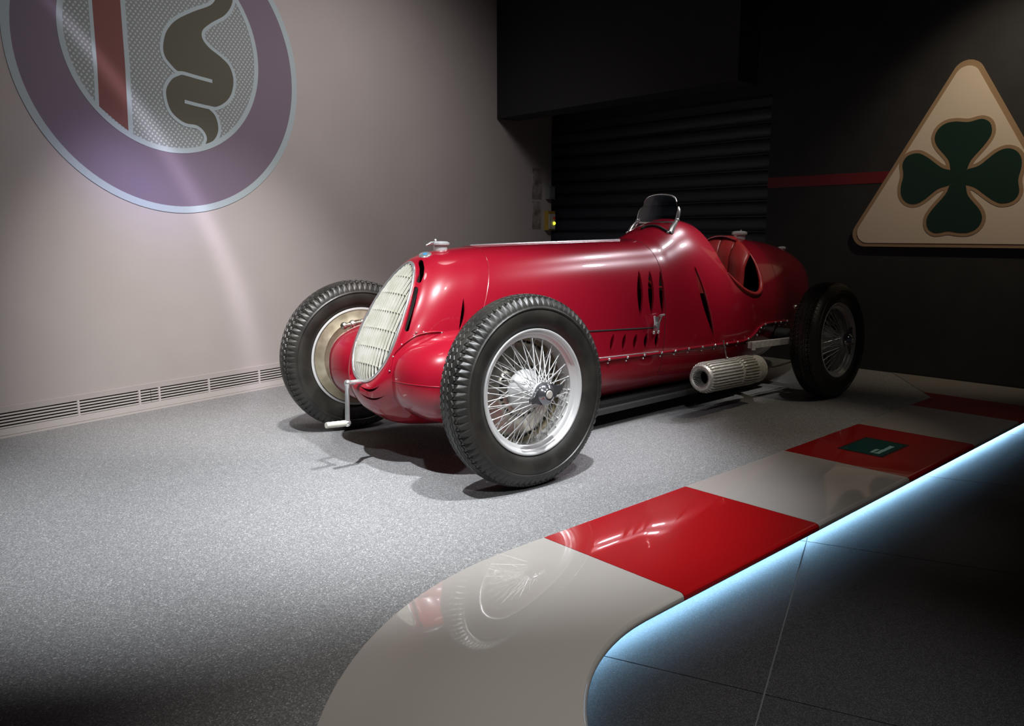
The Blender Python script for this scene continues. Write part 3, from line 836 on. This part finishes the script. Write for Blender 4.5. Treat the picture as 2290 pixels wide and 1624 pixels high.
# ---- filler caps and badge
def cap(px, py, r, hgt, lever=True, name='filler_cap', z_off=0):
    c = on_plane(px, py, (0, 0, 0), Vector((0, 1, 0)))
    o = MB()
    o.lathe([(0, hgt), (r*.7, hgt*.96), (r*.97, hgt*.8), (r, hgt*.62), (r*.95, hgt*.5), (r*.75, hgt*.45), (r*.75, -.02)], 28, Matrix.Rotation(PI/2, 4, 'X') if True else None)
    c0 = o.build(name, M['silver'], car, 40); c0.location = Vector((c.x, 0, c.z)); return c0
rc = cap(985, 557, .045, .038); rc['label'] = 'chrome radiator cap with lever'
MB().tube([(-.03, 0, .03), (-.06, 0, .028), (-.085, 0, .018)], [.009, .008, .004], 8).sphere((-.03, 0, .042), .007).build('lever', M['chrome'], rc, 50)
fc = cap(1653, 534, .055, .055); fc['label'] = 'broad chrome fuel cap behind seat'
MB().sphere((.02, 0, .058), .006).build('lever', M['chrome'], fc, 50)
tc_ = cap(1748, 563, .03, .04); tc_['label'] = 'small chrome cap on tail'
a = body_pt(1.35, .12); a2 = body_pt(1.45, .12); nn = (body_pt(1.35, .3)-a).cross(a2-a).normalized()
if nn.z < 0: nn = -nn
Mb = Matrix.Translation(a) @ nn.to_track_quat('Y', 'Z').to_matrix().to_4x4()
bd = cpart('badge', MB().lathe([(0, .006), (.026, .006), (.03, .003), (.031, -.004)], 28, Mb), M['chrome'], 40); bd['label'] = 'small round enamel nose badge'
cpart('badge_enamel', MB().lathe([(0, .0075), (.011, .0075), (.012, .004)], 24, Mb), mat('blue_enamel', (.05, .22, .40), .2), 40, bd)

# ---- bonnet catch
c, n_ = hit(1462, 725)
Q = Matrix.Translation(c) @ Matrix((Vector((1, 0, 0)), Vector((0, 0, 1)).cross(Vector((1, 0, 0))), Vector((0, 0, 1)))).transposed().to_4x4()
kt = MB()
kt.box((-.022, -.03, -.01), (.018, -.012, .004), Q).box((-.012, -.034, -.035), (.008, -.008, .01), Q)
kt.tube([Q @ Vector(q) for q in ((-.018, -.024, .0), (-.036, -.03, .05))], .006, 8).tube([Q @ Vector(q) for q in ((.014, -.024, .0), (.034, -.03, .05))], .005, 8)
kt.prism([Q @ Vector(q) for q in ((-.016, -.02, .004), (-.034, -.026, .046), (.010, -.026, .046), (.006, -.02, .004))], Vector((0, -.005, 0)))
kt.sphere(Q @ Vector((-.02, -.018, -.045)), .011).sphere(Q @ Vector((.018, -.018, -.045)), .011).tube([Q @ Vector(q) for q in ((.012, -.03, .05), (.055, -.03, .052))], .006, 8)
o = cpart('bonnet_catch', kt, M['chrome'], 40); o['label'] = 'chrome spring catch on bonnet side'

# ---- windscreen
ws = empty('windscreen', (1.76, 0, 1.1)); ws.parent = car
tl = .022/.083
def wpt(y, z): return Vector((1.735+(z-1.10)*.30+.10*(abs(y)/.15)**2*.25, y, z))
out_l = [(-.150, 1.135), (-.150, 1.165), (-.148, 1.215), (-.142, 1.228), (-.130, 1.236), (-.124, 1.262), (-.108, 1.288), (-.075, 1.303), (0, 1.311)]
ol = out_l+[(-y, z) for y, z in reversed(out_l[:-1])]
gl = MB(); gv = []; 
rows = 14
half = cr([p for p in out_l], 4)
gy = np.linspace(-.15, .15, 25)
def topz(y):
    ys = [abs(p[0]) for p in half]; zs = [p[1] for p in half]
    best = 1.135
    for k in range(len(half)-1):
        a, b = half[k], half[k+1]
        lo, hi = min(abs(a[0]), abs(b[0])), max(abs(a[0]), abs(b[0]))
        if lo-1e-6 <= abs(y) <= hi+1e-6: best = max(best, a[1], b[1]) if hi-lo < 1e-6 else max(best, a[1]+(b[1]-a[1])*(abs(y)-abs(a[0]))/(abs(b[0])-abs(a[0])) if abs(abs(b[0])-abs(a[0])) > 1e-9 else b[1])
    return best
f = []
for y in gy:
    tz = topz(y)
    for j in range(rows+1): gv.append(wpt(y, 1.135+(tz-1.135)*j/rows))
for i in range(len(gy)-1):
    for j in range(rows): q = i*(rows+1)+j; f.append((q, q+1, q+rows+2, q+rows+1))
pane = MB().add(gv, f).build('pane', M['glass'], car, 60); pane['label'] = 'small curved glass pane'
mo = pane.modifiers.new('thick', 'SOLIDIFY'); mo.thickness = .004; mo.offset = 0
bpy.data.objects.remove(ws)
pane.name = 'windscreen'
ws = pane
fr = [wpt(y, z) for y, z in cr(ol[5:-5], 4)]
cpart('top_frame', MB().tube(fr, .0036, 8), M['chrome'], 60, ws)
for s_ in (-1, 1):
    ps = [wpt(s_*.150, z) for z in (1.13, 1.15, 1.18, 1.21, 1.23)]; ps[-1] += Vector((0, -s_*.01, 0))
    cpart('side_frame', MB().tube(ps, [.009, .012, .012, .010, .006], 8), M['chrome'], 60, ws)
    ft = section_y(1.715, 1.075)
    foot = MB()
    p0 = wpt(s_*.150, 1.15); p1 = Vector((1.70, s_*.156, 1.065))
    foot.tube([p0, (p0+p1)/2+Vector((-.01, 0, 0)), p1], [.012, .018, .022], 10).sphere(p0, .016).sphere(p1+Vector((-.02, 0, .01)), .011)
    cpart('bracket', foot, M['chrome'], 50, ws)
cpart('bottom_frame', MB().tube([wpt(y, 1.137) for y in np.linspace(-.15, .15, 13)], .0065, 8), M['chrome'], 60, ws)

sl_ = hits(cr([(1433, 514), (1443, 509), (1457, 506), (1472, 508), (1484, 514), (1494, 520), (1501, 521)], 4), .001)
if len(sl_) > 4: cpart('scuttle_vent', MB().tube(sl_, [.002]+[.010]*(len(sl_)-2)+[.002], 8), M['paint_dark_inside'], 60)
# ---- starting crank
ck = cpart('starting_crank', MB().tube([(-.30, 0, .405), (-.40, 0, .405), (-.455, 0, .405)], .012, 10).sphere((-.455, 0, .405), .017), M['chrome'], 50)
ck['label'] = 'chrome starting crank in the nose'
cpart('crank_arm', MB().tube([(-.455, 0, .40), (-.458, 0, .38), (-.462, 0, .24), (-.463, 0, .222)], [.015, .0105, .0105, .015], 10).sphere((-.463, 0, .222), .017), M['chrome'], 50, ck)
gp = [(-.463-.012*i, 0, .222+.0008*i) for i in range(10)]
cpart('crank_grip', MB().tube(gp, [.012, .0135, .015, .0138, .015, .0138, .0148, .0135, .0145, .0135], 12), M['cream'], 60, ck)

# ---- wheels
LUG = 80
def tyre_mesh(R, rim, wd, pattern=0):
    NTH = LUG*12
    prof = []      # (r, y, zone, t)
    h = wd/2
    ridge = rim+(R-rim)*.60
    side = [(rim-.006, .62*h), (rim+.004, .72*h), (rim+.018, .86*h), (rim+(R-rim)*.25, .965*h), (rim+(R-rim)*.42, 1.0*h), (rim+(R-rim)*.54, .985*h), (ridge-.005, .965*h), (ridge-.002, 1.02*h), (ridge+.002, 1.02*h), (ridge+.006, .975*h)]
    for r, y in side: prof.append((r, y, 0, 0))
    te = .66*h
    for i in range(1, 13):
        t = i/12; r = ridge+.006+(R-.010-ridge-.006)*(t**.9); y = .965*h+(te-.965*h)*(t**1.5)
        prof.append((r, y, 1, t))
    K = 76
    for i in range(1, K):
        y = te-2*te*i/K; r = R-.010*(abs(y)/te)**2.2
        prof.append((r, y, 2, y/te))
    for r, y, zn, t in list(reversed(prof[:len(side)+12])): prof.append((r, -y, zn, t))
    P = np.array([(r, y) for r, y, _, _ in prof]); L_ = len(prof)
    u = (np.arange(NTH)/12.0) % 1.0
    V = np.zeros((NTH, L_, 3)); th = 2*PI*np.arange(NTH)/NTH
    tri = np.abs(2*u-1)            # 1..0..1
    for i, (r, y, zn, t) in enumerate(prof):
        dep = np.zeros(NTH)
        if zn == 1:
            uu = u if y > 0 else (u+.5) % 1.0
            if pattern == 0:
                dep = .0095*np.clip(np.abs(2*uu-1)-.80*(1-t), 0, 1)
            else: dep = .004*(np.abs(uu-.5) < .08)*(t > .75)
        if zn == 2:
            yy = t*.66*h
            uu = u if y > 0 else (u+.5) % 1.0
            tr = np.abs(2*uu-1)
            tr = np.abs(2*uu-1)
            TE = .66*h
            zz = .76*TE + (.10*TE)*(1-2*tr)
            dep = np.where(np.abs(np.abs(yy)-zz) < .0026, .006, 0.)
            dep = np.maximum(dep, np.where((np.abs(yy) > zz) & (np.abs(2*uu-1) > .84), .0085, 0.))
            dep = np.maximum(dep, np.where(np.abs(np.abs(yy)-.52*TE) < .0017, .0045, 0.))
            z2 = .26*TE+(.09*TE)*(1-2*np.abs(2*((uu+.5) % 1.)-1))
            dep = np.maximum(dep, np.where(np.abs(np.abs(yy)-z2) < .0019, .0045, 0.))
        rr = r-dep
        V[:, i, 0] = rr*np.cos(th); V[:, i, 1] = y; V[:, i, 2] = rr*np.sin(th)
    me = bpy.data.meshes.new('tyre')
    idx = np.arange(NTH*L_).reshape(NTH, L_); nx = np.roll(idx, -1, axis=0)
    F_ = np.stack([idx[:, :-1], idx[:, 1:], nx[:, 1:], nx[:, :-1]], -1).reshape(-1, 4)
    me.vertices.add(NTH*L_); me.vertices.foreach_set('co', V.reshape(-1))
    me.loops.add(F_.size); me.loops.foreach_set('vertex_index', F_.reshape(-1).astype(np.int32))
    me.polygons.add(len(F_)); me.polygons.foreach_set('loop_start', np.arange(0, F_.size, 4, dtype=np.int32))
    me.update(calc_edges=True); me.validate()
    sharp(me, 28)
    me.materials.append(M['rubber'])
    return me
def rim_mb(rim, h):
    p = [(rim+.003, -.70*h), (rim+.003, -.77*h), (rim-.001, -.80*h), (rim-.006, -.79*h), (rim-.012, -.68*h), (rim-.017, -.55*h), (rim-.032, -.47*h), (rim-.038, -.40*h), (rim-.038, .40*h), (rim-.034, .50*h), (rim-.021, .55*h), (rim-.018, .70*h), (rim-.006, .82*h), (rim+.004, .78*h),
         (rim+.001, .70*h), (rim-.012, .66*h), (rim-.026, .45*h), (rim-.030, .36*h), (rim-.030, -.36*h), (rim-.026, -.45*h), (rim-.012, -.66*h)]
    return MB().lathe(p, 96, closed=True)
spk = MB().tube([(0, 0, 0), (0, 0, .93), (0, 0, .935), (0, 0, 1)], [.0021, .0021, .0042, .0042], 6)
spoke_me = spk.build('spoke', M['silver']); spoke_data = spoke_me.data; bpy.data.objects.remove(spoke_me)
def wheel(name_mesh, loc, R, rim, wd, tyre_me, steer, camber, near, label, front):
    """outer face towards -Y before flipping for the far side"""
    h = wd/2
    wh = rim_mb(rim, h).build('wheel', M['silver'], car, 40); wh['label'] = label
    flip = 0 if near else PI
    wh.matrix_world = Matrix.Translation(loc) @ Matrix.Rotation(steer, 4, 'Z') @ Matrix.Rotation(-camber if near else camber, 4, 'X') @ Matrix.Rotation(flip, 4, 'Z')
    def sub(nm, mb, m_, sm_=40): return mb.build(nm, m_, wh, sm_)
    t = link('tyre', tyre_me, parent=wh)
    # hub: outer flange at front, broad inner flange behind
    ho = -h-.018
    sub('hub', MB().lathe([(0, ho-.012), (.036, ho-.012), (.044, ho), (.044, ho+.008), (.036, ho+.014), (.040, ho+.035), (.060, -.035), (.084, -.012), (.092, .002), (.092, .012), (.08, .02), (0, .02)], 40), M['silver'])
    # lacing
    n = 0
    for k in range(24):
        a = 2*PI*k/24
        for d in (-1, 1):       # outer flange to the inner side of the rim
            p = Vector((.041*math.cos(a), ho+.004, .041*math.sin(a))); b = a+d*.62
            q = Vector(((rim-.034)*math.cos(b), -.012+.012*d, (rim-.034)*math.sin(b)))
            for P_, Q_ in ((p, q),):
                o = link('spoke', spoke_data, parent=wh); dv = Q_-P_
                o.matrix_local = Matrix.Translation(P_) @ dv.to_track_quat('Z', 'Y').to_matrix().to_4x4() @ Matrix.Diagonal((1, 1, dv.length, 1))
        if k % 1 == 0:
            d = 1 if k % 2 else -1
            p = Vector((.088*math.cos(a+.13), .004, .088*math.sin(a+.13))); b = a+.13+d*.42
            q = Vector(((rim-.034)*math.cos(b), .014+.010*d, (rim-.034)*math.sin(b)))
            o = link('spoke', spoke_data, parent=wh); dv = q-p
            o.matrix_local = Matrix.Translation(p) @ dv.to_track_quat('Z', 'Y').to_matrix().to_4x4() @ Matrix.Diagonal((1, 1, dv.length, 1))
    # two-eared wheel nut
    a = math.radians(14) if near else 0.6
    if not front: a = math.radians(80)
    nut = MB().lathe([(0, ho-.052), (.024, ho-.052), (.030, ho-.046), (.040, ho-.040), (.047, ho-.030), (.050, ho-.018), (.046, ho-.008), (.03, ho)], 36)
    for s_ in (0, PI):
        c_, q_ = math.cos(a+s_), math.sin(a+s_); U_ = Vector((c_, 0, q_)); W_ = Vector((-q_, 0, c_))
        prf = [(.034, .034), (.052, .024), (.066, .014), (.084, .012), (.090, 0), (.084, -.012), (.066, -.014), (.052, -.024), (.034, -.034)]
        nut.prism([U_*r_+W_*k_+Vector((0, ho-.034-.15*max(0, r_-.05), 0)) for r_, k_ in prf], Vector((0, .016, 0)))
    sub('wheel_nut', nut, M['nut'])['label'] = 'two-eared chrome wheel nut'
    sub('nut_cap', MB().lathe([(0, ho-.0555), (.015, ho-.055), (.019, ho-.051)], 24), M['alu'])
    # brake drum and backing plate
    dr_ = rim*.80
    sub('brake_drum', MB().lathe([(.05, .022), (.085, .020), (.108, .026), (.118, .036), (.128, .044), (dr_-.03, .046), (dr_-.006, .050), (dr_, .056), (dr_, .07)], 64), M['steel'])
    for rr, nn_, ln in ((dr_-.004, 40, .018), (.112, 26, .014)):
        d_ = MB()
        for k in range(nn_):
            b = 2*PI*k/nn_; U_ = Vector((math.cos(b), 0, math.sin(b))); W_ = Vector((-U_.z, 0, U_.x))
            yv = .050 if rr > .15 else .030
            d_.prism([U_*(rr-.0045)+W_*-ln/2+Vector((0, yv-.006, 0)), U_*(rr+.0045)+W_*-ln/2+Vector((0, yv-.002, 0)), U_*(rr+.0045)+W_*ln/2+Vector((0, yv-.002, 0)), U_*(rr-.0045)+W_*ln/2+Vector((0, yv-.006, 0))], Vector((0, .012, 0)))
        sub('cooling_slots', d_, M['black'], None)
    bpl = rim*.865
    sub('brake_plate', MB().lathe([(.0, .112), (.09, .112), (.11, .100), (bpl*.62, .094), (bpl*.66, .088), (bpl*.86, .082), (bpl*.90, .086), (bpl*.99, .078), (rim-.012, .072), (rim-.012, .066), (bpl*.90, .058), (.05, .058)], 72), M['brass'])
    return wh
RF, rF, WF = .4114, .2661, .165
RR, rR, WR = .3790, .2433, .19
tf = tyre_mesh(RF, rF, WF); tr = tyre_mesh(RR, rR, WR, 1)
wheel('wheel', (0, -.687, RF), RF, rF, WF, tf, -.0638, .044, True, 'front wire wheel by the kerb', True)
wheel('wheel', (0, .687, RF), RF, rF, WF, tf, -.15, .044, False, 'front wire wheel by the pale wall', True)
wheel('wheel', (2.75, -.679, RR), RR, rR, WR, tr, 0, .06, True, 'rear wire wheel by the kerb', False)
wheel('wheel', (2.75, .679, RR), RR, rR, WR, tr, 0, .06, False, 'rear wire wheel by the shutter', False)

# ---- brake levers on the far front plate, axle arms
bl = MB().tube([(-.17, .50, .60), (-.03, .50, .615)], .012, 8).tube([(-.12, .505, .60), (-.13, .505, .48)], .010, 8).tube([(-.09, .50, .59), (-.10, .50, .50), (-.15, .51, .46)], .008, 8).sphere((-.17, .50, .60), .02).sphere((-.12, .50, .605), .022).sphere((-.06, .5, .61), .02)
cpart('brake_lever', bl, M['steel'], 50)
for s_ in (-1, 1):
    cpart('front_axle', MB().tube([(0, s_*.40, RF), (0, s_*.60, RF)], .045, 16), M['steel'], 50)
    cpart('rear_axle', MB().tube([(2.75, s_*.20, RR), (2.75, s_*.60, RR)], .05, 16), M['black'], 50)
# trailing arm of the rear axle
def prx(px, py, Y): return on_plane(px, py, (0, Y, 0), Vector((0, 1, 0)))
ra = MB()
a0, a1 = prx(1682, 772, -.5), prx(1786, 760, -.53)
ra.prism([a0+Vector((0, 0, .018)), a1+Vector((0, 0, .018)), a1-Vector((0, 0, .020)), a0-Vector((0, 0, .022))], Vector((0, .03, 0)))
ra.tube([a0+Vector((0, -.01, .02)), a0+Vector((0, -.01, -.03))], .014, 10)
cpart('trailing_arm', ra, M['alu'], 30)
dm = MB(); d0, d1 = prx(1780, 686, -.5), prx(1790, 722, -.5)
dm.sphere(d0, .022, 10, 6, (1.2, .9, .7)).tube([d0, d1], .006, 8).sphere(d1, .026)
cpart('shock_absorber', dm, M['steel'], 50)
cpart('steering_drag_link', MB().tube([prx(1690, 818, -.4), prx(1730, 821, -.4), prx(1775, 808, -.4)], .006, 8), M['steel'], 50)
cpart('undertray', MB().box((.35, -.27, .085), (2.7, .27, .14)), M['black'], 30)
cpart('chassis_rail', MB().box((.5, -.30, .09), (2.3, -.27, .118)), mat('dark_grey_frame', (.03, .03, .03), .6), 30)

# ---- finned exhaust silencer
mc0, mc1 = prx(1567, 846, -.50), prx(1691, 824, -.50)
ax = (mc1-mc0); Lm = ax.length; axn = ax.normalized()
Q = Matrix.Translation(mc0) @ axn.to_track_quat('Y', 'Z').to_matrix().to_4x4()
RM = .083
core = MB().lathe([(.052, .0), (.060, -.008), (.072, -.006), (.078, .006), (.078, Lm*.56), (.080, Lm*.565), (.080, Lm*.585), (.078, Lm*.59), (.078, Lm*.86), (.086, Lm*.87), (.086, Lm*.985), (.078, Lm), (0, Lm)], 56, Q)
si = cpart('silencer', core, M['alu'], 40); si['label'] = 'finned cast exhaust silencer'
cpart('silencer_bore', MB().lathe([(.053, .001), (.046, .05), (.044, .22), (0, .22)], 40, Q), M['black'], 40, si)
NF = 30
fm = MB()
fin = []
for k in range(NF):
    a = 2*PI*k/NF
    for y0, y1 in ((.022, Lm*.55), (Lm*.60, Lm*.85)):
        U_ = Vector((math.cos(a), 0, math.sin(a))); W_ = Vector((-U_.z, 0, U_.x)); hw = .0038
        pr_ = [(.076, y0-.012), (.086, y0-.004), (RM+.009, y0+.012), (RM+.009, y1-.006), (.086, y1), (.076, y1)]
        fm = MB().prism([Q @ (U_*r_+Vector((0, y_, 0))-W_*hw) for r_, y_ in pr_], (Q.to_3x3() @ W_)*2*hw)
        fm.build('fin', M['alu'], si)
    fm = MB().prism([Q @ (U_*r_+Vector((0, y_, 0))-W_*.0018) for r_, y_ in ((.054, 0), (.044, .004), (.040, .06), (.05, .06))], (Q.to_3x3() @ W_)*.0036)
    fm.build('inner_fin', M['alu'], si)
hk = mc0+ax*.44
cpart('hanger', MB().tube([hk+Vector((0, 0, .085)), hk+Vector((0, .03, .20))], .0045, 8).sphere(hk+Vector((0, 0, .092)), .011), M['steel'], 50, si)
cpart('exhaust_pipe', MB().tube([mc1, mc1+Vector((.12, .08, -.01)), mc1+Vector((.2, .25, .0))], .03, 12), M['black'], 50, si)
